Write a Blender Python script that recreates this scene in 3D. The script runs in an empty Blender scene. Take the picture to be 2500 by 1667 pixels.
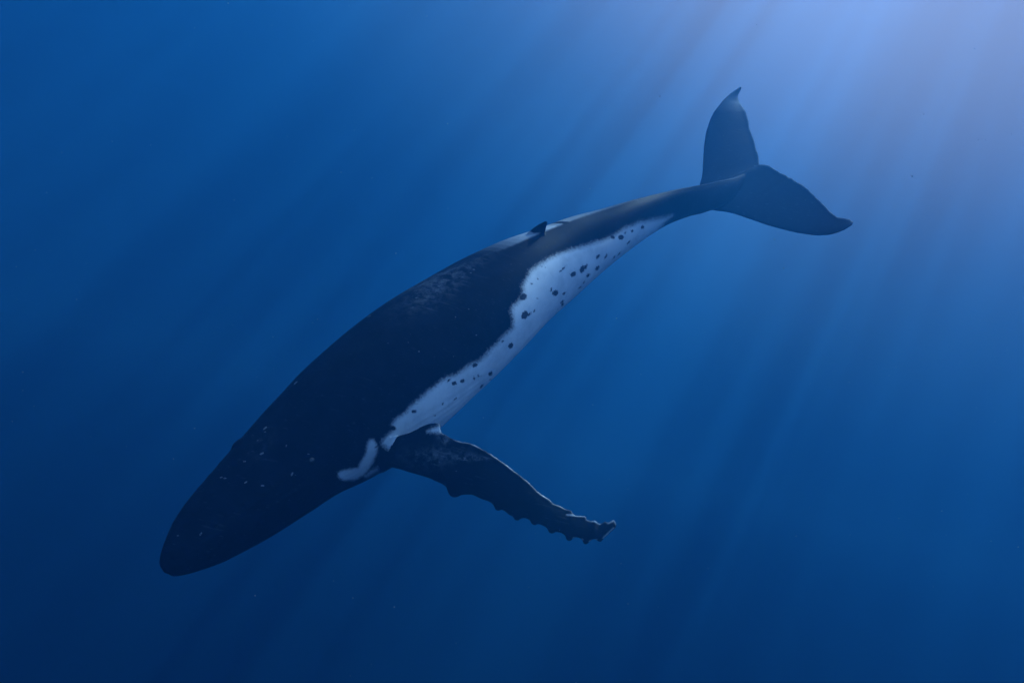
import bpy, bmesh, math, random
import numpy as np
from mathutils import Vector, Matrix
from mathutils.bvhtree import BVHTree

random.seed(4)
rng = np.random.default_rng(4)
scene = bpy.context.scene
COL = scene.collection

# ------------------------------------------------------------------ camera
PITCH, ROLL = math.radians(26), math.radians(15)
F = 1962.0                                   # focal length in pixels of a 2500 px wide frame
back = np.array([0, -math.cos(PITCH), math.sin(PITCH)])
r0 = np.array([1.0, 0, 0]); u0 = np.array([0, math.sin(PITCH), math.cos(PITCH)])
right = math.cos(ROLL) * r0 + math.sin(ROLL) * u0
up = -math.sin(ROLL) * r0 + math.cos(ROLL) * u0
R = np.stack([right, up, back], axis=1)      # camera axes as columns
cam_data = bpy.data.cameras.new('camera')
cam_data.sensor_width = 36; cam_data.lens = 36 * F / 2500
cam_data.clip_end = 600; cam_data.clip_start = 0.05
cam = bpy.data.objects.new('camera', cam_data); COL.objects.link(cam)
cam.matrix_world = Matrix([[*R[0], 0], [*R[1], 0], [*R[2], 0], [0, 0, 0, 1]])
scene.camera = cam

# ------------------------------------------------------------------ sun
sun_cam = np.array([0.55, 0.79, -0.48]); sun_cam /= np.linalg.norm(sun_cam)
SUN = R @ sun_cam                            # direction towards the (refracted) sun, about 48 degrees high
sd = bpy.data.lights.new('sun', 'SUN'); sd.energy = 5.0; sd.angle = math.radians(0.5); sd.color = (1.0, 0.97, 0.92)
sun = bpy.data.objects.new('sun', sd); COL.objects.link(sun)
sun.rotation_euler = Vector(SUN).to_track_quat('Z', 'Y').to_euler()

# ------------------------------------------------------------------ world: open water lit from the sun's side
world = bpy.data.worlds.new('World'); scene.world = world; world.use_nodes = True
nt = world.node_tree; N = nt.nodes; L = nt.links; N.clear()
tc = N.new('ShaderNodeTexCoord')
dot = N.new('ShaderNodeVectorMath'); dot.operation = 'DOT_PRODUCT'; dot.inputs[1].default_value = SUN
L.new(tc.outputs['Generated'], dot.inputs[0])
mr = N.new('ShaderNodeMapRange'); mr.inputs[1].default_value = -1; mr.inputs[2].default_value = 1
L.new(dot.outputs['Value'], mr.inputs[0])
cr = N.new('ShaderNodeValToRGB'); cr.color_ramp.interpolation = 'B_SPLINE'; WMAX = 8.0
def srgb(r, g, b, k=1.0):
    f = lambda c: ((c / 255 + 0.055) / 1.055) ** 2.4 if c > 10 else c / 255 / 12.92
    return (f(r) * k, f(g) * k, f(b) * k, 1)
WSTOPS = [(0.0, (0.0, 0.002, 0.01, 1)), (0.40, (0.0, 0.004, 0.02, 1)), (0.68, (0.0, 0.01, 0.03, 1)),
          (0.76, (0.0, 0.06, 0.15, 1)), (0.815, (0.14, 0.46, 0.76, 1)), (0.875, (0.62, 1.08, 1.45, 1)),
          (0.94, (3.9, 4.0, 3.8, 1)), (1.0, (6.0, 5.8, 5.4, 1))]
WSTOPS = [(p_, tuple(v / WMAX for v in c_[:3]) + (1,)) for p_, c_ in WSTOPS]
els = cr.color_ramp.elements
els[0].position, els[0].color = WSTOPS[0][0], WSTOPS[0][1]
els[1].position, els[1].color = WSTOPS[-1][0], WSTOPS[-1][1]
for p_, c_ in WSTOPS[1:-1]:
    e = els.new(p_); e.color = c_
L.new(mr.outputs[0], cr.inputs[0])
bg = N.new('ShaderNodeBackground'); bg.inputs['Strength'].default_value = WMAX * 0.088
L.new(cr.outputs[0], bg.inputs['Color'])
# daylight sky above the surface, tinted by the water it reaches us through; fades out towards the horizon
sky = N.new('ShaderNodeTexSky'); sky.sky_type = 'NISHITA'; sky.sun_disc = False
sky.sun_elevation = math.asin(SUN[2]); sky.sun_rotation = math.atan2(SUN[0], SUN[1])
sep = N.new('ShaderNodeSeparateXYZ'); L.new(tc.outputs['Generated'], sep.inputs[0])
win = N.new('ShaderNodeMapRange'); win.interpolation_type = 'SMOOTHSTEP'; win.inputs[1].default_value = 0.10; win.inputs[2].default_value = 0.60
L.new(sep.outputs['Z'], win.inputs[0])
tint = N.new('ShaderNodeMix'); tint.data_type = 'RGBA'; tint.blend_type = 'MULTIPLY'; tint.inputs[0].default_value = 1
L.new(sky.outputs[0], tint.inputs[6]); tint.inputs[7].default_value = (1.15, 1.0, 0.92, 1)
stg = N.new('ShaderNodeMath'); stg.operation = 'MULTIPLY'; stg.inputs[1].default_value = 0.25
L.new(win.outputs[0], stg.inputs[0])
bg2 = N.new('ShaderNodeBackground'); L.new(tint.outputs[2], bg2.inputs['Color']); L.new(stg.outputs[0], bg2.inputs['Strength'])
addw = N.new('ShaderNodeAddShader'); L.new(bg.outputs[0], addw.inputs[0]); L.new(bg2.outputs[0], addw.inputs[1])
wo = N.new('ShaderNodeOutputWorld'); L.new(addw.outputs[0], wo.inputs['Surface'])

# ------------------------------------------------------------------ view and sampling
vs = scene.view_settings
vs.view_transform = 'Standard'; vs.look = 'None'; vs.gamma = 1; vs.exposure = 3.03; vs.use_curve_mapping = False
cy = scene.cycles
cy.max_bounces = 6; cy.diffuse_bounces = 2; cy.glossy_bounces = 2; cy.transparent_max_bounces = 8; cy.volume_bounces = 3
cy.use_denoising = True; cy.sample_clamp_indirect = 4.0

# ------------------------------------------------------------------ helpers
def to_cam(px, py, d):                       # pixel of the 2500x1667 frame at a distance in metres -> camera space
    return np.stack([(px - 1250) / F * d, -(py - 833.5) / F * d, -d * np.ones_like(px * 1.0)], axis=-1)
def to_world(p): return p @ R.T
def project(pw):
    c = pw @ R
    return 1250 + F * c[:, 0] / -c[:, 2], 833.5 - F * c[:, 1] / -c[:, 2]
def mesh_from(name, verts, faces):
    me = bpy.data.meshes.new(name); me.from_pydata([tuple(v) for v in verts], [], faces); me.update(); return me
def link(name, me, parent=None, mat=None):
    o = bpy.data.objects.new(name, me); COL.objects.link(o)
    if parent is not None: o.parent = parent
    if mat is not None: me.materials.clear(); me.materials.append(mat)
    return o
def catmull(P, n):                           # smooth resampling through rows of P
    P = np.asarray(P, float); m = len(P)
    Q = np.vstack([2 * P[0] - P[1], P, 2 * P[-1] - P[-2]])
    t = np.linspace(0, m - 1 - 1e-9, n); i = t.astype(int); f = (t - i)[:, None]
    a, b, c, d = Q[i], Q[i + 1], Q[i + 2], Q[i + 3]
    return 0.5 * (2 * b + (c - a) * f + (2 * a - 5 * b + 4 * c - d) * f ** 2 + (3 * b - a - 3 * c + d) * f ** 3)
def resample(P, t):                          # linear resampling of a polyline by arc length fraction
    P = np.asarray(P, float); s = np.r_[0, np.cumsum(np.linalg.norm(np.diff(P, axis=0), axis=1))]; s /= s[-1]
    return np.stack([np.interp(t, s, P[:, k]) for k in range(P.shape[1])], axis=1)
def smooth01(x): x = np.clip(x, 0, 1); return x * x * (3 - 2 * x)
def unit(v): return v / np.linalg.norm(v, axis=-1, keepdims=True)

# ------------------------------------------------------------------ water surface (sets up the light shafts)
H = 20.0
def noise_fn(nodes, links, vec, scale, detail, rough=0.5):
    n = nodes.new('ShaderNodeTexNoise'); n.inputs['Scale'].default_value = scale
    n.inputs['Detail'].default_value = detail; n.inputs['Roughness'].default_value = rough
    if vec is not None: links.new(vec, n.inputs['Vector'])
    return n
# crests turned along the view rays so shafts show (seen from above)
def crest_angle(px, py):
    v = R @ unit(np.array([(px - 1250) / F, -(py - 833.5) / F, -1.0]))
    c = v[:2] - SUN[:2] * v[2] / SUN[2]
    return math.atan2(c[1], c[0])
TINT_BANDS = [(crest_angle(1250, 700), (5.6, 0, 0), 0.40), (crest_angle(2150, 500), (11.0, 24.0, 0), 0.38), (crest_angle(500, 350), (-40.0, 19.0, 0), 0.36)]
crest_ang = TINT_BANDS[0][0]
n_s = 140; ext = 150.0
gx = np.linspace(-ext, ext, n_s)
X, Y = np.meshgrid(gx, gx, indexing='ij')
cross = -X * math.sin(crest_ang) + Y * math.cos(crest_ang)
along = X * math.cos(crest_ang) + Y * math.sin(crest_ang)
Z = H + 0.25 * np.sin(cross * 0.9 + 0.6 * np.sin(along * 0.13)) + 0.12 * np.sin(cross * 2.1 + along * 0.3 + 1.3) + 0.1 * rng.standard_normal(X.shape) * 0.3
vv = np.stack([X, Y, Z], -1).reshape(-1, 3)
ff = [(i * n_s + j, (i + 1) * n_s + j, (i + 1) * n_s + j + 1, i * n_s + j + 1) for i in range(n_s - 1) for j in range(n_s - 1)]
surf_me = mesh_from('water_surface', vv, ff)
surf_me.polygons.foreach_set('use_smooth', [True] * len(surf_me.polygons))
m = bpy.data.materials.new('rippled_water_surface'); m.use_nodes = True
n = m.node_tree.nodes; l = m.node_tree.links; n.clear()
tc = n.new('ShaderNodeTexCoord'); total = None
for ang_, off_, sc1 in TINT_BANDS:                           # three crossing sets of tint bands, shaped to filter sun into shafts
    mp = n.new('ShaderNodeMapping'); mp.vector_type = 'TEXTURE'
    mp.inputs['Rotation'].default_value = (0, 0, ang_); mp.inputs['Location'].default_value = off_
    mp.inputs['Scale'].default_value = (14.0, 1.0, 1.0)
    l.new(tc.outputs['Object'], mp.inputs['Vector'])
    for scl, wgt in ((sc1, 0.19), (sc1 * 2.3, 0.143)):
        nn_ = noise_fn(n, l, mp.outputs[0], scl, 0.5)
        ma = n.new('ShaderNodeMath'); ma.operation = 'MULTIPLY_ADD'; ma.inputs[1].default_value = wgt
        l.new(nn_.outputs[0], ma.inputs[0])
        if total is None: ma.inputs[2].default_value = 0.0
        else: l.new(total, ma.inputs[2])
        total = ma.outputs[0]
ramp = n.new('ShaderNodeValToRGB'); e = ramp.color_ramp.elements
e[0].position = 0.490; e[0].color = (0.08, 0.155, 0.22, 1)
e[1].position = 0.532; e[1].color = (0.48, 0.80, 1.0, 1)
l.new(total, ramp.inputs[0])
tb = n.new('ShaderNodeBsdfTransparent'); l.new(ramp.outputs[0], tb.inputs[0])
out = n.new('ShaderNodeOutputMaterial'); l.new(tb.outputs[0], out.inputs[0])
surf = link('water_surface', surf_me, mat=m); surf['kind'] = 'structure'
surf['label'] = 'rippled sea surface high above the whale letting sun shafts through'

# ------------------------------------------------------------------ haze: the sea water itself, even density
bm = bmesh.new()
x0, x1, y0, y1, z0, z1 = -62, 62, -22, 70, -45, H - 1.0
c8 = [bm.verts.new((x, y, z)) for x in (x0, x1) for y in (y0, y1) for z in (z0, z1)]
for q in ((0, 1, 3, 2), (4, 6, 7, 5), (0, 4, 5, 1), (2, 3, 7, 6), (0, 2, 6, 4), (1, 5, 7, 3)):
    bm.faces.new([c8[i] for i in q])
bmesh.ops.recalc_face_normals(bm, faces=bm.faces)
hm = bpy.data.meshes.new('haze'); bm.to_mesh(hm); bm.free()
m = bpy.data.materials.new('clear_blue_sea_water'); m.use_nodes = True
n = m.node_tree.nodes; l = m.node_tree.links; n.clear()
pv = n.new('ShaderNodeVolumePrincipled')
pv.inputs['Color'].default_value = (0.008, 0.091, 0.238, 1); pv.inputs['Density'].default_value = 0.0315
pv.inputs['Anisotropy'].default_value = 0.45
pv.inputs['Absorption Color'].default_value = (0.0, 0.0, 0.0, 1)
out = n.new('ShaderNodeOutputMaterial'); l.new(pv.outputs[0], out.inputs['Volume'])
haze = link('haze', hm, mat=m); haze['kind'] = 'stuff'
haze['label'] = 'clear deep blue sea water all round the whale'; 

# ------------------------------------------------------------------ whale: trunk
K = 2500 / 2352
#      upper x,y   lower x,y  (outline of the flank)  roll  lateral/dorsoventral ratio  keel
ST = [(374, 1306, 382, 1318, 8, .80, 0), (369, 1286, 399, 1326, 8, .80, 0), (383, 1240, 442, 1318, 9, .80, 0), (411, 1182, 500, 1298, 10, .80, 0),
      (450, 1128, 560, 1268, 10, .82, 0), (500, 1070, 632, 1227, 11, .86, 0), (560, 1001, 715, 1174, 12, .90, 0),
      (612, 940, 800, 1117, 13, .95, 0), (668, 878, 876, 1080, 15, 1.0, 0), (735, 816, 945, 1036, 17, 1.02, 0),
      (805, 757, 1012, 982, 23, 1.02, .0), (880, 703, 1075, 923, 30, 1.0, .01), (960, 655, 1135, 867, 38, .98, .03),
      (1045, 607, 1195, 806, 46, .96, .05), (1130, 567, 1250, 747, 50, .93, .06), (1215, 536, 1305, 696, 46, .90, .08),
      (1290, 509, 1360, 646, 46, .84, .07), (1365, 489, 1420, 596, 43, .78, .06), (1440, 466, 1475, 554, 40, .72, .08),
      (1510, 449, 1535, 516, 38, .64, .10), (1570, 436, 1590, 494, 37, .60, .12), (1610, 427, 1624, 486, 36, .62, .13),
      (1660, 415, 1671, 466, 37, .7, .12), (1700, 402, 1706, 424, 38, .8, .10), (1736, 386, 1739, 392, 38, 1.0, .0)]
ST = np.array(ST, float); ST[:, :4] *= K
NS, NT = 260, 160
S = catmull(ST, NS)
mid = np.stack([(S[:, 0] + S[:, 2]) / 2, (S[:, 1] + S[:, 3]) / 2], 1)
arc = np.r_[0, np.cumsum(np.linalg.norm(np.diff(mid, axis=0), axis=1))]; arc /= arc[-1]
DEP = 10.4 + 7.4 * (0.55 * arc + 0.45 * arc ** 2)
Uc = to_cam(S[:, 0], S[:, 1], DEP); Lc = to_cam(S[:, 2], S[:, 3], DEP)
CEN = (Uc + Lc) / 2; half = np.linalg.norm(Uc - Lc, axis=1) / 2
TAN = unit(np.gradient(CEN, axis=0))
E1 = (Uc - Lc); E1 = unit(E1 - (E1 * TAN).sum(1, keepdims=True) * TAN)
EV = unit(np.cross(TAN, E1)); EV *= np.sign(EV[:, 2:3])             # towards the viewer
ph = np.radians(S[:, 4])[:, None]
DOR = np.cos(ph) * E1 + np.sin(ph) * EV                              # dorsal direction
LAT = -np.sin(ph) * E1 + np.cos(ph) * EV                             # towards the near flank
th = np.linspace(-math.pi, math.pi, NT, endpoint=False)
verts = []; SEC = []
SIZE = np.zeros(NS)
for i in range(NS):
    u = arc[i]; a = S[i, 5]
    x = a * np.sin(th); y = np.cos(th)
    head = 1 - smooth01((u - 0.12) / 0.18)
    x = x * (1 - 0.20 * head * smooth01((y + .1) / 1.0) + 0.05 * head * (y < 0))        # narrow rostrum, broad jaw
    y = y + S[i, 6] * np.exp(-np.abs(th) / 0.16)                                         # dorsal keel
    aa = np.abs(th)
    # mouth line: a groove running from the snout, dipping below the eye
    mth = 1.45 + 0.45 * smooth01(u / 0.22) ; g = np.exp(-((aa - mth) / 0.035) ** 2) * (1 - smooth01((u - .20) / .04)) * smooth01(u / .02)
    rad = 1 - 0.022 * g + 0.012 * head * (aa > mth) * (u < .24)
    # throat pleats
    pl = smooth01((aa - 1.95) / .15) * smooth01((u - .03) / .04) * (1 - smooth01((u - .50) / .06))
    rad = rad - 0.011 * pl * np.abs(np.cos(aa * 26)) ** 6
    x = x * rad; y = y * rad
    cph, sph = math.cos(ph[i, 0]), math.sin(ph[i, 0])
    e = y * cph - x * sph
    k = 2 * half[i] / (e.max() - e.min()); off = -(e.max() + e.min()) / 2 * k
    SIZE[i] = k
    SEC.append(off)
    P = CEN[i] + off * E1[i] + k * (x[:, None] * LAT[i] + y[:, None] * DOR[i])
    verts.append(P)
SEC = np.array(SEC)
CEN2 = CEN + SEC[:, None] * E1                                        # true section centres
TV = np.concatenate(verts)
faces = [(i * NT + j, i * NT + (j + 1) % NT, (i + 1) * NT + (j + 1) % NT, (i + 1) * NT + j) for i in range(NS - 1) for j in range(NT)]
nv = len(TV); tip0 = CEN[0] - TAN[0] * half[0] * 0.5
TV = np.vstack([TV, tip0, CEN[-1]])
faces += [(nv, (j + 1) % NT, j) for j in range(NT)] + [(nv + 1, (NS - 1) * NT + j, (NS - 1) * NT + (j + 1) % NT) for j in range(NT)]
ALLV = [TV]; ALLF = [faces]; base = len(TV)
def add_shell(V, Fc):
    global base
    ALLV.append(V); ALLF.append([tuple(i + base for i in f) for f in Fc]); base += len(V)

def blade(LE, TE, dl, dt, thick, n_st, camber=0.0, n_ch=17, flip=1.0, thin=0.034):
    """a flipper or fluke: leading/trailing outline (px), depths of both edges, thickness along the span"""
    t = np.linspace(0, 1, n_st)
    le = resample(LE, t); te = resample(TE, t)
    A = to_cam(le[:, 0], le[:, 1], np.interp(t, *dl)); B = to_cam(te[:, 0], te[:, 1], np.interp(t, *dt))
    M = (A + B) / 2
    span = unit(np.gradient(resample(M, t), axis=0))
    k = 9; pad = np.vstack([span[:1]] * k + [span] + [span[-1:]] * k)
    span = unit(np.stack([pad[i:i + 2 * k + 1].mean(0) for i in range(n_st)]))
    ch = unit(B - A); nor = np.cross(ch, span); nor = unit(nor)
    padn = np.vstack([nor[:1]] * k + [nor] + [nor[-1:]] * k)
    nor = unit(np.stack([padn[i:i + 2 * k + 1].mean(0) for i in range(n_st)]))
    nor *= np.sign(nor[:, 2:3].mean()) * flip
    T = np.interp(t, *thick)
    c = (1 - np.cos(np.linspace(0, math.pi, n_ch))) / 2
    prof = 2.6 * (0.2969 * np.sqrt(c) - 0.126 * c - 0.3516 * c ** 2 + 0.2843 * c ** 3 - 0.1015 * c ** 4) / 0.26
    V = []
    for i in range(n_st):
        hw = np.maximum(prof * T[i] / 2, thin / 2)
        hw[0] = thin * 0.35; hw[-1] = thin * 0.4
        mid_ = A[i] + c[:, None] * (B[i] - A[i]) + (camber * T[i] * np.sin(c * math.pi))[:, None] * nor[i]
        up_ = mid_ + hw[:, None] * nor[i]; dn = mid_ - hw[:, None] * nor[i]
        V.append(np.vstack([up_, dn[::-1]]))
    V = np.concatenate(V); m_ = 2 * n_ch
    Fc = [(i * m_ + j, i * m_ + (j + 1) % m_, (i + 1) * m_ + (j + 1) % m_, (i + 1) * m_ + j) for i in range(n_st - 1) for j in range(m_)]
    Fc += [tuple(range(m_))[::-1], tuple((n_st - 1) * m_ + j for j in range(m_))]
    return V, Fc

def c2(pts): return [(800 + x / 3.136, 950 + y / 3.136) for x, y in pts]
def c5(pts): return [(1650 + x / 3.734, 180 + y / 3.734) for x, y in pts]

# near flipper, knobbly leading edge
LE = c2([(300, 640), (420, 640), (515, 587), (580, 605), (640, 630), (715, 655), (790, 680), (820, 697), (850, 710), (885, 725), (920, 752), (935, 775),
         (940, 815), (965, 828), (1000, 824), (1022, 808), (1060, 805), (1110, 805), (1145, 822), (1180, 840), (1215, 850), (1250, 865), (1275, 888),
         (1285, 922), (1310, 932), (1335, 920), (1365, 938), (1390, 962), (1420, 972), (1432, 1002), (1462, 1006), (1480, 988), (1515, 986), (1550, 1000),
         (1562, 1032), (1590, 1044), (1605, 1028), (1645, 1042), (1680, 1062), (1695, 1100), (1725, 1108), (1742, 1092), (1785, 1098), (1820, 1118),
         (1828, 1158), (1862, 1166), (1880, 1134), (1915, 1132), (1950, 1148), (1958, 1182), (1985, 1190), (2005, 1164), (2035, 1146), (2060, 1150),
         (2070, 1168), (2100, 1164), (2112, 1140), (2140, 1112), (2175, 1080), (2205, 1050)])
TE = c2([(480, 500), (420, 420), (470, 375), (515, 352), (560, 350), (640, 326), (720, 282), (790, 258), (835, 256), (868, 268), (856, 284), (868, 330), (920, 358),
         (970, 384), (1010, 398), (1090, 410), (1160, 443), (1250, 495), (1360, 570), (1450, 640), (1540, 710), (1600, 775), (1660, 818), (1700, 842),
         (1730, 876), (1780, 892), (1820, 915), (1868, 928), (1885, 962), (1930, 968), (1975, 970), (1988, 1000), (2020, 1008), (2052, 1000), (2070, 1026),
         (2100, 1028), (2125, 1008), (2150, 1022), (2175, 1010), (2195, 996), (2216, 1040)])
V, Fc = blade(LE, TE, ([0, .12, .5, 1], [12.1, 11.55, 11.1, 10.55]), ([0, .12, .5, 1], [11.7, 11.35, 11.15, 10.75]),
              ([0, .1, .3, .7, 1], [.30, .26, .20, .12, .05]), 230, camber=.3)
add_shell(V, Fc)
# flukes, meeting at the median notch
near_LE = c5([(300, 1080), (240, 1150), (290, 1225), (340, 1246), (400, 1252), (450, 1258), (520, 1273), (600, 1300), (700, 1335), (800, 1370), (900, 1400), (1000, 1427), (1100, 1450), (1200, 1466), (1300, 1477),
              (1400, 1470), (1470, 1452), (1540, 1420), (1590, 1388), (1612, 1368)])
near_TE = c5([(745, 850), (765, 826), (815, 830), (850, 838), (870, 852), (930, 888), (960, 908), (1000, 922), (1030, 948), (1062, 952), (1080, 975), (1108, 990), (1160, 1018), (1210, 1055), (1235, 1085),
              (1260, 1105), (1290, 1140), (1310, 1152), (1335, 1183), (1360, 1202), (1390, 1240), (1420, 1268), (1450, 1290), (1480, 1310), (1540, 1318), (1590, 1328), (1616, 1348)])
V, Fc = blade(near_LE, near_TE, ([0, 1], [17.5, 16.3]), ([0, 1], [17.7, 16.45]), ([0, .15, .6, 1], [.20, .20, .12, .04]), 150)
add_shell(V, Fc)
far_LE = c5([(300, 1070), (215, 1012), (232, 960), (242, 900), (247, 800), (255, 650), (275, 530), (310, 420), (340, 360), (370, 318), (430, 240), (500, 176), (560, 141), (592, 122)])
far_TE = c5([(745, 860), (765, 826), (758, 795), (757, 760), (748, 720), (732, 690), (728, 655), (718, 610), (704, 580), (685, 530), (672, 500), (670, 470), (664, 430), (652, 388), (640, 350), (618, 318), (598, 285), (578, 262),
             (566, 232), (564, 208), (578, 170), (598, 128)])
V, Fc = blade(far_LE, far_TE, ([0, 1], [17.5, 19.2]), ([0, 1], [17.7, 19.4]), ([0, .15, .6, 1], [.20, .20, .12, .04]), 150)
add_shell(V, Fc)

# small hooked dorsal fin on the keel
def c3(x, y): return (850 + x / 3.92, 500 + y / 3.92)
fin_front = [c3(*p) for p in [(1560, 420), (1640, 330), (1720, 264), (1780, 216), (1835, 180), (1885, 158), (1908, 160)]]
fin_back = [c3(*p) for p in [(1790, 430), (1850, 330), (1885, 262), (1900, 228), (1898, 205), (1908, 183), (1914, 166)]]
# depth of the keel there
RIDGE = CEN2 + DOR * SIZE[:, None] * 1.05
iF = int(np.argmin(np.abs(1250 + F * RIDGE[:, 0] / -RIDGE[:, 2] - 1322) + 1e4 * (arc < .3)))
keel = RIDGE[iF]
dk = -keel[2] - 0.02
V, Fc = blade(fin_front, fin_back, ([0, 1], [dk + .05, dk - .06]), ([0, 1], [dk + .05, dk - .06]), ([0, .5, 1], [.22, .09, .04]), 40, n_ch=13)
add_shell(V, Fc)

# far flipper: mirrored build, swept back along the hidden flank
def frame(u): return int(np.argmin(np.abs(arc - u)))
i0 = frame(0.335)
Cn, Dn, Ln, Tn = CEN2[i0], DOR[i0], LAT[i0], TAN[i0]; kz = SIZE[i0]
root = Cn - Ln * kz * .72 - Dn * kz * .50
spd = unit(-Ln * 1.0 + Tn * .55 - Dn * .02)
chd = unit(Tn - spd * (Tn @ spd)); nrm = np.cross(chd, spd)
V = []; tt = np.linspace(0, 1, 90); cc = (1 - np.cos(np.linspace(0, math.pi, 13))) / 2
for t in tt:
    chord = np.interp(t, [0, .15, .5, .85, 1], [.62, .72, .62, .36, .05]); T_ = np.interp(t, [0, .3, 1], [.26, .18, .05])
    knob = 0.035 * abs(math.sin(t * 28)) ** 3 * (t > .25)
    o = root + spd * (3.3 * t - .3) + chd * (.35 * t ** 2)
    hw = np.maximum(T_ / 2 * np.sin(np.sqrt(cc) * math.pi) ** .8, .017)
    cl = o[None] + (cc[:, None] - .5) * chord * chd - knob * chd * (1 - cc[:, None])
    V.append(np.vstack([cl + hw[:, None] * nrm, (cl - hw[:, None] * nrm)[::-1]]))
V = np.concatenate(V); m_ = 26
Fc = [(i * m_ + j, i * m_ + (j + 1) % m_, (i + 1) * m_ + (j + 1) % m_, (i + 1) * m_ + j) for i in range(89) for j in range(m_)]
Fc += [tuple(range(m_))[::-1], tuple(89 * m_ + j for j in range(m_))]
add_shell(V, Fc)

# tubercles on rostrum and jaw, splash guard in front of the blowholes
def lump(c, rad, nrm_, flat=.6):
    bm = bmesh.new(); bmesh.ops.create_icosphere(bm, subdivisions=2, radius=1)
    v = np.array([q.co[:] for q in bm.verts]); f = [tuple(q.index for q in fc.verts) for fc in bm.faces]; bm.free()
    v = v * rad; v = v - (v @ nrm_)[:, None] * nrm_ * (1 - flat)
    add_shell(v + c, f)
for sgn in (-1, 1):
    for row, (ta, tb_, ua, ub, k_) in enumerate([(.0, .0, .03, .16, 6), (.75, .70, .025, .17, 6), (1.28, 1.62, .02, .18, 8), (2.0, 2.1, .03, .14, 5)]):
        if row == 0 and sgn < 0: continue
        rs = .6 if row == 0 else .85
        for q in range(k_):
            u = ua + (ub - ua) * (q + rng.uniform(-.2, .2)) / (k_ - 1); i = frame(max(u, .012))
            t_ = sgn * (ta + (tb_ - ta) * q / (k_ - 1)); j = int((t_ + math.pi) / (2 * math.pi) * NT) % NT
            p = verts[i][j]; nn = unit(p - CEN2[i]); lump(p - nn * .012, rs * rng.uniform(.045, .065), nn)
i = frame(.193); p = verts[i][int(NT / 2)]
lump(p - DOR[i] * .04, .14, DOR[i], .5)

# ------------------------------------------------------------------ one continuous skin
AV = to_world(np.vstack(ALLV)); AF = [f for fs in ALLF for f in fs]
raw = mesh_from('raw_shells', AV, AF)
bm = bmesh.new(); bm.from_mesh(raw); bmesh.ops.recalc_face_normals(bm, faces=bm.faces); bm.to_mesh(raw); bm.free()
tmp = link('raw_shells', raw)
rm = tmp.modifiers.new('skin', 'REMESH'); rm.mode = 'VOXEL'; rm.voxel_size = 0.019; rm.use_smooth_shade = True
smm = tmp.modifiers.new('relax', 'SMOOTH'); smm.factor = 0.5; smm.iterations = 4
dg = bpy.context.evaluated_depsgraph_get()
body_me = bpy.data.meshes.new_from_object(tmp.evaluated_get(dg)); body_me.name = 'body'
bpy.data.objects.remove(tmp); bpy.data.meshes.remove(raw)
nvx = len(body_me.vertices)
co = np.empty(nvx * 3); body_me.vertices.foreach_get('co', co); co = co.reshape(-1, 3)
print('body verts', nvx)

# ------------------------------------------------------------------ skin pigment and painted highlights as fields on the skin, in the whale's own frame
cc_ = co @ R                                                         # camera-space axes only for reading the frames above
near_i = np.empty(nvx, int)
sub = slice(0, NS, 2); subc = CEN2[sub]
for a in range(0, nvx, 20000):
    d = ((cc_[a:a + 20000, None, :] - subc[None]) ** 2).sum(2); near_i[a:a + 20000] = d.argmin(1) * 2
rel = cc_ - CEN2[near_i]
along_ = (rel * TAN[near_i]).sum(1)
yl = (rel * DOR[near_i]).sum(1); xl = (rel * LAT[near_i]).sum(1)
radn = np.hypot(xl, yl) / SIZE[near_i]
uu = arc[near_i]
on_trunk = (radn < 1.17 + .1 * (uu > .55)) & (uu < .93)
mir = CEN2[near_i] + along_[:, None] * TAN[near_i] + yl[:, None] * DOR[near_i] + np.abs(xl)[:, None] * LAT[near_i]
mx_, my_ = 1250 + F * mir[:, 0] / -mir[:, 2], 833.5 - F * mir[:, 1] / -mir[:, 2]
qx_, qy_ = 1250 + F * cc_[:, 0] / -cc_[:, 2], 833.5 - F * cc_[:, 1] / -cc_[:, 2]
def poly_sd(px, py, poly):                                           # signed distance, + inside
    P = np.array(poly, float); ins = np.zeros(len(px), bool); dm = np.full(len(px), 1e9)
    for k in range(len(P)):
        a, b = P[k], P[(k + 1) % len(P)]
        e = b - a; w0, w1 = px - a[0], py - a[1]
        t = np.clip((w0 * e[0] + w1 * e[1]) / (e @ e), 0, 1)
        dm = np.minimum(dm, np.hypot(w0 - t * e[0], w1 - t * e[1]))
        cnd = (a[1] > py) != (b[1] > py)
        with np.errstate(divide='ignore', invalid='ignore'):
            xi = a[0] + (py - a[1]) / (e[1] if e[1] else 1e-9) * e[0]
        ins ^= cnd & (px < xi)
    return np.where(ins, dm, -dm)
def c4(pts): return [(1200 + x / 4.48, 450 + y / 4.48) for x, y in pts]
def c6(pts): return [(900 + x / 4.48, 750 + y / 4.48) for x, y in pts]
def c1(pts): return [(350 + x / 3.136, 950 + y / 3.136) for x, y in pts]
belly = c6([(145, 1490), (165, 1440), (225, 1385), (275, 1335), (262, 1290), (285, 1235), (330, 1190), (420, 1135), (460, 1080), (520, 1030), (600, 960), (680, 890),
            (760, 825), (850, 770), (960, 735), (1060, 665), (1130, 610), (1200, 590), (1290, 520), (1330, 460), (1420, 380), (1500, 290), (1575, 220)]) + \
        c4([(230, 1480), (225, 1430), (215, 1380), (235, 1330), (310, 1260), (350, 1170), (340, 1110), (380, 1030), (420, 950), (520, 880), (640, 800), (760, 748), (900, 705), (1050, 665),
            (1200, 615), (1330, 565), (1400, 520), (1500, 460), (1600, 422), (1750, 392), (1880, 365), (1975, 345), (1900, 425), (1850, 480), (1800, 700), (1200, 1500)]) + \
        [(1300, 1000), (1150, 1130), (1000, 1140)]
pale = poly_sd(mx_, my_, belly)
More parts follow.
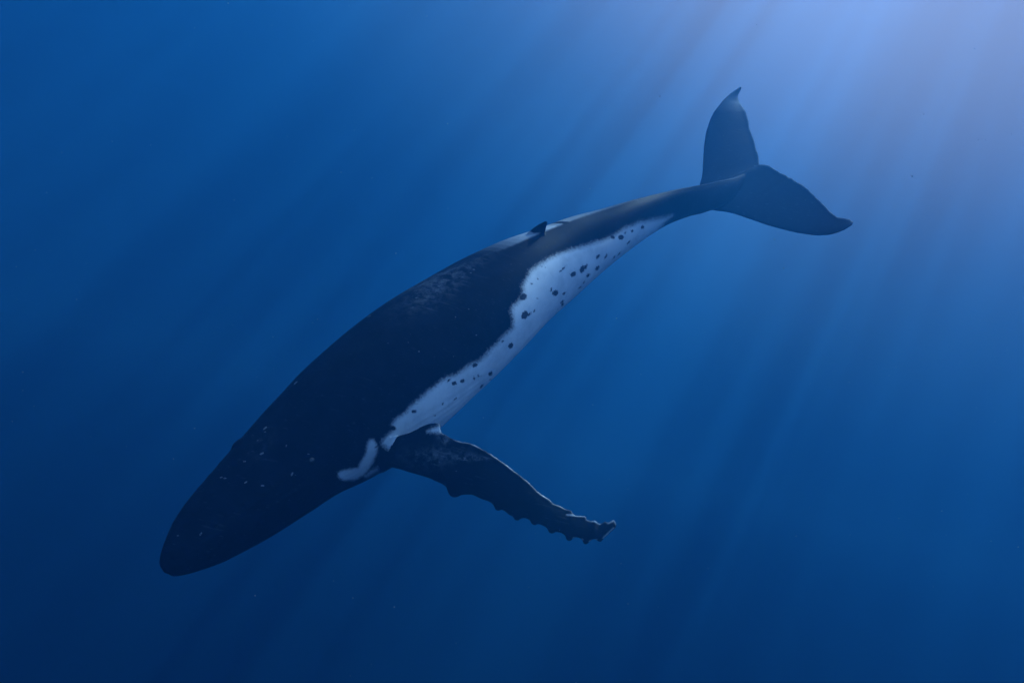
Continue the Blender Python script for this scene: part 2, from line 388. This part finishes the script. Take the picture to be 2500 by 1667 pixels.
chin = c1([(1478, 630), (1520, 612), (1580, 600), (1635, 595), (1665, 540), (1695, 490), (1705, 430), (1725, 380), (1765, 372), (1800, 430), (1795, 490), (1765, 560), (1730, 620), (1690, 670), (1610, 705), (1530, 705), (1485, 680)])
pale = np.maximum(pale, 1.7 * (poly_sd(mx_, my_, chin) - 2.5))
pale = np.maximum(pale, poly_sd(mx_, my_, c1([(1690, 665), (1740, 625), (1790, 600), (1790, 625), (1740, 650), (1710, 668)])))
pale = np.where(on_trunk, pale, -60)
# flipper and fluke markings
flip_zone = (~on_trunk) & (uu < .6) & (xl > 0)
pf = poly_sd(qx_, qy_, c2([(765, 325), (800, 303), (845, 285), (885, 275), (890, 330), (830, 330)]))
pale = np.where(flip_zone, np.maximum(pale, pf), pale)
RIML = np.zeros(nvx)  # white knob edges, with a sunlit ridge line painted on
for q in [((1880, 1134), (1950, 1150)), ((2008, 1160), (2055, 1150)), ((2110, 1135), (2190, 1060)), ((2030, 1004), (2085, 1030)), ((1835, 960), (1975, 970))]:
    (ax, ay), (bx, by) = c2(q); e = np.array([bx - ax, by - ay]); t = np.clip(((qx_ - ax) * e[0] + (qy_ - ay) * e[1]) / (e @ e), 0, 1)
    RIML = np.maximum(RIML, np.where(flip_zone, .9 * (1 - smooth01((np.hypot(qx_ - ax - t * e[0], qy_ - ay - t * e[1]) - .8) / 2.2)), 0))
# dark spots in the belly patch  (x, y, half length, half width, tilt)
sp4 = [(1415, 580, 29, 25, 0), (1537, 513, 15, 13, 0), (1653, 468, 20, 15, 70), (1465, 530, 13, 8, 50), (1162, 793, 26, 15, 45), (1250, 792, 26, 10, 60), (992, 930, 42, 24, 70), (1028, 905, 30, 14, 60),
       (893, 983, 34, 26, 45), (1157, 920, 30, 16, 50), (1055, 997, 24, 14, 45), (780, 925, 28, 6, 45), (510, 1037, 9, 7, 0), (440, 1087, 9, 8, 0), (652, 1150, 20, 10, 65), (697, 1188, 34, 28, 40),
       (792, 1195, 21, 12, 45), (773, 1285, 22, 11, 50), (775, 1315, 20, 10, 65), (348, 1232, 42, 34, 40), (365, 1428, 48, 34, 55), (415, 1418, 26, 12, 50), (468, 1385, 12, 8, 60), (550, 900, 8, 6, 0),
       (1495, 640, 20, 7, 50), (503, 1247, 5, 4, 0), (585, 908, 6, 5, 0), (1395, 762, 20, 6, 45), (1340, 800, 16, 6, 45), (1010, 1072, 14, 5, 45), (970, 1125, 14, 5, 45), (1325, 580, 16, 24, 60), (600, 1540, 30, 6, 45)]
sp6 = [(1555, 420, 34, 25, 60), (1332, 728, 26, 19, 60), (1235, 865, 24, 12, 50), (1025, 805, 23, 19, 20), (935, 832, 26, 22, 20), (880, 800, 20, 10, 40), (1155, 778, 18, 11, 110), (1205, 757, 14, 4, 20),
       (1195, 735, 8, 5, 50), (945, 1002, 17, 7, 40), (808, 1057, 12, 8, 70), (493, 1140, 25, 18, 20), (725, 1185, 10, 6, 0), (1160, 635, 30, 20, 30), (270, 1322, 30, 22, 160), (1465, 372, 14, 9, 50), (1335, 792, 8, 5, 0),
       (1600, 550, 12, 5, 60), (130, 1380, 24, 5, 60), (90, 1520, 26, 5, 30), (190, 1350, 30, 5, 40)]
spot = np.full(nvx, -60.0)
for lst, cf in ((sp4, c4), (sp6, c6)):
    for (sx, sy, a_, b_, tl) in lst:
        (cx, cy_), = cf([(sx, sy)]); a_ /= 4.48; b_ /= 4.48; tr = math.radians(-tl)
        dx, dy = mx_ - cx, my_ - cy_
        p = dx * math.cos(tr) + dy * math.sin(tr); q = -dx * math.sin(tr) + dy * math.cos(tr)
        spot = np.maximum(spot, (1 - np.hypot(p / a_, q / b_)) * min(a_, b_))
# scuffed, lighter skin: saddle (with painted sun sheen), flipper blade, head; white tip on the far fluke
def blob(px, py, cx, cy_, a_, b_, tl):
    tr = math.radians(-tl); dx, dy = px - cx, py - cy_
    p = dx * math.cos(tr) + dy * math.sin(tr); q = -dx * math.sin(tr) + dy * math.cos(tr)
    return np.exp(-((p / a_) ** 2 + (q / b_) ** 2))
scuff_glint = .15 * blob(mx_, my_, 1150, 640, 110, 22, 35) + .25 * blob(mx_, my_, 1060, 700, 90, 35, 35) + 0.08 * blob(mx_, my_, 640, 1085, 45, 22, 55)
scuff_glint = np.where(on_trunk, scuff_glint, 0)
for (bx, by, a_, b_, tl, w_) in [(1135, 1117, 28, 9, 5, .55), (1070, 1105, 60, 20, 5, .3), (1040, 1125, 50, 22, -10, .25), (1170, 1120, 22, 4, 0, .4), (1085, 1072, 16, 8, -30, .7)]:
    scuff_glint = np.where(flip_zone, scuff_glint + w_ * blob(qx_, qy_, bx, by, a_, b_, tl), scuff_glint)
ftip = (cc_[:, 2] < -17.9) & (~on_trunk)
fluke_base = np.where(uu > .86, .13 * smooth01((uu - .86) / .08), 0)
tipf = np.where(ftip, .55 * smooth01((305 - qy_) / 95), 0)
def line_d(px, py, pts):
    P = np.array(pts, float); dm = np.full(len(px), 1e9)
    for a, b in zip(P[:-1], P[1:]):
        e = b - a; t = np.clip(((px - a[0]) * e[0] + (py - a[1]) * e[1]) / (e @ e + 1e-9), 0, 1)
        dm = np.minimum(dm, np.hypot(px - a[0] - t * e[0], py - a[1] - t * e[1]))
    return dm
rim = np.zeros(nvx)  # trailing edges paled to paint in their sunlit rim
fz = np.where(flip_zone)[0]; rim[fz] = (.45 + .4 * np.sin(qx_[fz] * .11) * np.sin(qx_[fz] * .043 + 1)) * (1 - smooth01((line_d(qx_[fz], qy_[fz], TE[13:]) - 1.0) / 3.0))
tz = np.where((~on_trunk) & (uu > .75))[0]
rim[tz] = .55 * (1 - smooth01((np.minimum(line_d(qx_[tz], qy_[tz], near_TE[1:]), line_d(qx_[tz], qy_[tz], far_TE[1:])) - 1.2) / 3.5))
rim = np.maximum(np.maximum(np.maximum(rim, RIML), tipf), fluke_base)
# sun highlight painted along the far side of the back, around the fin
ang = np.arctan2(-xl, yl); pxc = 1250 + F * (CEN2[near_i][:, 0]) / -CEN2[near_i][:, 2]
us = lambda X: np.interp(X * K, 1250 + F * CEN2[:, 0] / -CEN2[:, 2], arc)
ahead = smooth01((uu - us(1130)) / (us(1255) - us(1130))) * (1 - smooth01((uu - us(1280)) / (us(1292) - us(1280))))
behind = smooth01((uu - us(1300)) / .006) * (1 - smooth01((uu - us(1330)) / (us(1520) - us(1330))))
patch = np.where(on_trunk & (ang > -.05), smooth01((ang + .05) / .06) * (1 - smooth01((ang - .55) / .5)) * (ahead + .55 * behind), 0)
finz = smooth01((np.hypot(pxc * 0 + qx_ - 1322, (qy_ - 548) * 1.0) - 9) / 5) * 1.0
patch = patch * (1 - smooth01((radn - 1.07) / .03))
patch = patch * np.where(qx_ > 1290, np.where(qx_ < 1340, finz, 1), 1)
scuff_glint = scuff_glint + .6 * patch; rim = np.maximum(rim, patch)
attr_rim = rim
uarr = np.where(on_trunk, np.arctan2(np.abs(xl), yl), 0)
def attr(name, a):
    at = body_me.attributes.new(name, 'FLOAT', 'POINT'); at.data.foreach_set('value', np.ascontiguousarray(a, dtype=np.float32))
attr('pale', np.clip(pale, -60, 60)); attr('spot', np.clip(spot, -60, 20)); attr('scuff_glint', scuff_glint); attr('rim', rim)
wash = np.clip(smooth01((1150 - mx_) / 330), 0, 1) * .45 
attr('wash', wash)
for nm in [a.name for a in body_me.attributes if a.name.startswith('sharp')]:
    pass

# ------------------------------------------------------------------ skin material
m = bpy.data.materials.new('whale_skin'); m.use_nodes = True
n = m.node_tree.nodes; l = m.node_tree.links; n.clear()
def at_(name): a = n.new('ShaderNodeAttribute'); a.attribute_name = name; return a.outputs['Fac']
def mth(op, a, b=None, c=None, clamp=False):
    q = n.new('ShaderNodeMath'); q.operation = op; q.use_clamp = clamp
    for k, v in enumerate((a, b, c)):
        if v is None: continue
        if isinstance(v, (int, float)): q.inputs[k].default_value = v
        else: l.new(v, q.inputs[k])
    return q.outputs[0]
def rng_(v, lo, hi, smooth=True):
    q = n.new('ShaderNodeMapRange'); q.interpolation_type = 'SMOOTHSTEP' if smooth else 'LINEAR'
    l.new(v, q.inputs[0]); q.inputs[1].default_value = lo; q.inputs[2].default_value = hi; return q.outputs[0]
geo = n.new('ShaderNodeTexCoord'); O = geo.outputs['Object']
nz1 = noise_fn(n, l, O, 3.2, 4, .6).outputs[0]; nz2 = noise_fn(n, l, O, 26, 3, .7).outputs[0]; nz3 = noise_fn(n, l, O, 90, 2, .7).outputs[0]
edge = mth('ADD', at_('pale'), mth('MULTIPLY_ADD', nz1, 12, -6))
edge = mth('ADD', edge, mth('MULTIPLY_ADD', nz2, 16, -8)); edge = mth('ADD', edge, mth('MULTIPLY_ADD', nz3, 18, -9))
pm = rng_(edge, -8, 10.0)
sm = rng_(mth('ADD', at_('spot'), mth('MULTIPLY_ADD', nz2, 9, -4.5)), -1.6, 1.3)
pm = mth('MULTIPLY', pm, mth('SUBTRACT', 1.0, mth('MULTIPLY', sm, .93)))
def mixc(f, a, b):
    q = n.new('ShaderNodeMix'); q.data_type = 'RGBA'
    if isinstance(f, float): q.inputs[0].default_value = f
    else: l.new(f, q.inputs[0])
    for k, v in ((6, a), (7, b)):
        if isinstance(v, tuple): q.inputs[k].default_value = (*v, 1)
        else: l.new(v, q.inputs[k])
    return q.outputs[2]
dark = mixc(rng_(nz1, .3, .75), (.002, .004, .006), (.005, .009, .014))
nzs = noise_fn(n, l, O, 7, 6, .75).outputs[0]
# fine scratches
mp = n.new('ShaderNodeMapping'); mp.inputs['Rotation'].default_value = (.3, .7, .5); mp.inputs['Scale'].default_value = (2, 30, 30); l.new(O, mp.inputs[0])
scr = rng_(noise_fn(n, l, mp.outputs[0], 1.0, 3, .6).outputs[0], .60, .74)
sf = mth('MULTIPLY', at_('scuff_glint'), mth('ADD', mth('MULTIPLY', rng_(nzs, .40, .66), .6), mth('MULTIPLY', scr, .6)), clamp=True)
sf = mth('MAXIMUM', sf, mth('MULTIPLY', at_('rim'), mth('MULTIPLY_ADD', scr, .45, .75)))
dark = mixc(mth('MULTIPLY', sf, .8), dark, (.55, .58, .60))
dark = mixc(mth('MULTIPLY', scr, .07), dark, (.3, .32, .34))
tipc = mth('SUBTRACT', at_('scuff_glint'), 1.0, clamp=True)
dark = mixc(mth('MULTIPLY', tipc, .5), dark, (.30, .33, .35))
white = mixc(rng_(nz1, .35, .8), (.74, .74, .73), (.63, .63, .63))
white = mixc(mth('MULTIPLY', rng_(nz3, .55, .75), .25), white, (.45, .48, .52))
nzw = noise_fn(n, l, O, 1.6, 5, .7).outputs[0]
white = mixc(mth('MULTIPLY', rng_(nzw, .42, .72), .35), white, (.42, .47, .52))
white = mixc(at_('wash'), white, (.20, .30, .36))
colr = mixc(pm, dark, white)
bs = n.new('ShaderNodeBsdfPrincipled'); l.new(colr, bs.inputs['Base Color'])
bs.inputs['Roughness'].default_value = .45; bs.inputs['Specular IOR Level'].default_value = .015
bp = n.new('ShaderNodeBump'); bp.inputs['Strength'].default_value = .25; bp.inputs['Distance'].default_value = .02
l.new(mth('ADD', mth('MULTIPLY', nz2, .7), mth('MULTIPLY', nz3, .3)), bp.inputs['Height']); l.new(bp.outputs[0], bs.inputs['Normal'])
out = n.new('ShaderNodeOutputMaterial'); l.new(bs.outputs[0], out.inputs[0])
skin = m

whale = bpy.data.objects.new('humpback_whale', None); COL.objects.link(whale)
origin = to_world(CEN2[frame(.45)][None])[0]; whale.location = origin
whale['label'] = 'dark humpback whale with spotted white belly gliding head down through open blue water'
whale['category'] = 'whale'
body_me.vertices.foreach_set('co', (co - origin).ravel()); body_me.update()
body_me.polygons.foreach_set('use_smooth', [True] * len(body_me.polygons))
body = link('body', body_me, whale, skin)

# ------------------------------------------------------------------ drifting specks in the water
bm = bmesh.new(); prt = np.random.default_rng(11)
for k in range(420):
    z_ = prt.uniform(3.5, 20.0) ; px_, py_ = prt.uniform(-1.1, 1.1) * .64 * z_, prt.uniform(-1.1, 1.1) * .43 * z_
    p = R @ np.array([px_, py_, -z_]); r_ = prt.uniform(.0012, .0032) * (1 + .06 * z_)
    bmesh.ops.create_icosphere(bm, subdivisions=1, radius=float(r_), matrix=Matrix.Translation(Vector(p)) @ Matrix.Diagonal((1, float(prt.uniform(.4, 1)), 1, 1)))
sp_me = bpy.data.meshes.new('suspended_particles'); bm.to_mesh(sp_me); bm.free()
spo = link('suspended_particles', sp_me); spo['kind'] = 'stuff'; spo['label'] = 'tiny pale specks drifting in the open water'

# ------------------------------------------------------------------ barnacles and eyes on the skin
bvh = BVHTree.FromPolygons([Vector(c) for c in co], [tuple(p.vertices) for p in body_me.polygons])
def simple_mat(name, colr, rough):
    m = bpy.data.materials.new(name); m.use_nodes = True; n = m.node_tree.nodes; l = m.node_tree.links
    b = n['Principled BSDF']; b.inputs['Roughness'].default_value = rough
    t = n.new('ShaderNodeTexCoord'); z = noise_fn(n, l, t.outputs['Object'], 60, 3)
    r_ = n.new('ShaderNodeValToRGB'); r_.color_ramp.elements[0].color = (*[c * .7 for c in colr], 1); r_.color_ramp.elements[1].color = (*colr, 1)
    l.new(z.outputs[0], r_.inputs[0]); l.new(r_.outputs[0], b.inputs['Base Color']); return m
bar_m = simple_mat('barnacle_shell', (.14, .16, .165), .7); eye_m = simple_mat('eye_dark', (.01, .01, .012), .2)
sp_me.materials.append(simple_mat('drifting_speck', (.18, .22, .24), .8))
bm = bmesh.new()
rings = [(1.0, 0), (.85, .35), (.55, .62), (.38, .60), (.3, .35)]
vr = [[bm.verts.new((r_ * math.cos(a) * (1 + .08 * (k % 2)), r_ * math.sin(a) * (1 + .08 * (k % 2)), z)) for k, a in enumerate(np.linspace(0, 2 * math.pi, 10, endpoint=False))] for r_, z in rings]
for a, b in zip(vr, vr[1:]):
    for k in range(10): bm.faces.new((a[k], a[(k + 1) % 10], b[(k + 1) % 10], b[k]))
bm.faces.new(vr[-1]); bar = bpy.data.meshes.new('barnacle'); bm.to_mesh(bar); bm.free(); bar.materials.append(bar_m)
SPK = [(647, 1045, 1.2, 60), (647, 1054, .7, 0), (639, 1107, 1.1, 30), (597, 1126, .8, 0), (699, 1088, .7, 80), (713, 1157, 1.0, 60), (600, 1177, .9, 40), (641, 1185, .9, 0), (540, 1165, .8, 0),
       (549, 1167, .8, 0), (434, 1307, .7, 0), (490, 1303, .8, 60), (722, 935, 1.3, 60), (902, 772, 1.2, 45), (669, 971, .8, 0), (1157, 658, .8, 0), (1149, 666, .7, 0), (1129, 677, .6, 0),
       (1017, 727, .8, 30), (629, 1075, .6, 50), (753, 1108, .6, 0), (951, 1092, .6, 0), (1456, 497, 1.0, 15), (1524, 478, .8, 15), (1843, 405, 1.0, 0), (1945, 443, 1.2, 45)]
for (px, py, s_, tl) in SPK:
    d = Vector(to_world(np.array([(px - 1250) / F, -(py - 833.5) / F, -1.0])[None])[0]).normalized()
    for wob in range(14):
        loc, nor, _, _ = bvh.ray_cast(Vector((0, 0, 0)), d)
        if loc is not None: break
        d = (d + Vector(tuple(-.0012 * up + .0009 * right))).normalized()
    if loc is None: continue
    o = bpy.data.objects.new('barnacle', bar); COL.objects.link(o); o.parent = whale
    o.location = loc - Vector(origin) - nor * .004
    ax = Vector(tuple(right * math.cos(math.radians(tl)) + up * math.sin(math.radians(tl)))); ax = (ax - nor * ax.dot(nor)).normalized()
    M = Matrix((ax, nor.cross(ax), nor)).transposed(); o.rotation_euler = M.to_euler()
    o.scale = (.030 * s_, .015 * s_, .014 * s_)
i = frame(.235); bm = bmesh.new(); bmesh.ops.create_uvsphere(bm, u_segments=20, v_segments=12, radius=.055)
em = bpy.data.meshes.new('eye'); bm.to_mesh(em); bm.free(); em.materials.append(eye_m); em.polygons.foreach_set('use_smooth', [True] * len(em.polygons))
for sgn in (1, -1):
    j = int((sgn * 1.72 + math.pi) / (2 * math.pi) * NT); p = to_world(verts[i][j][None])[0]; c_ = to_world(CEN2[i][None])[0]
    o = bpy.data.objects.new('eye', em); COL.objects.link(o); o.parent = whale; o.location = Vector(p - (p - c_) * .03 - origin)
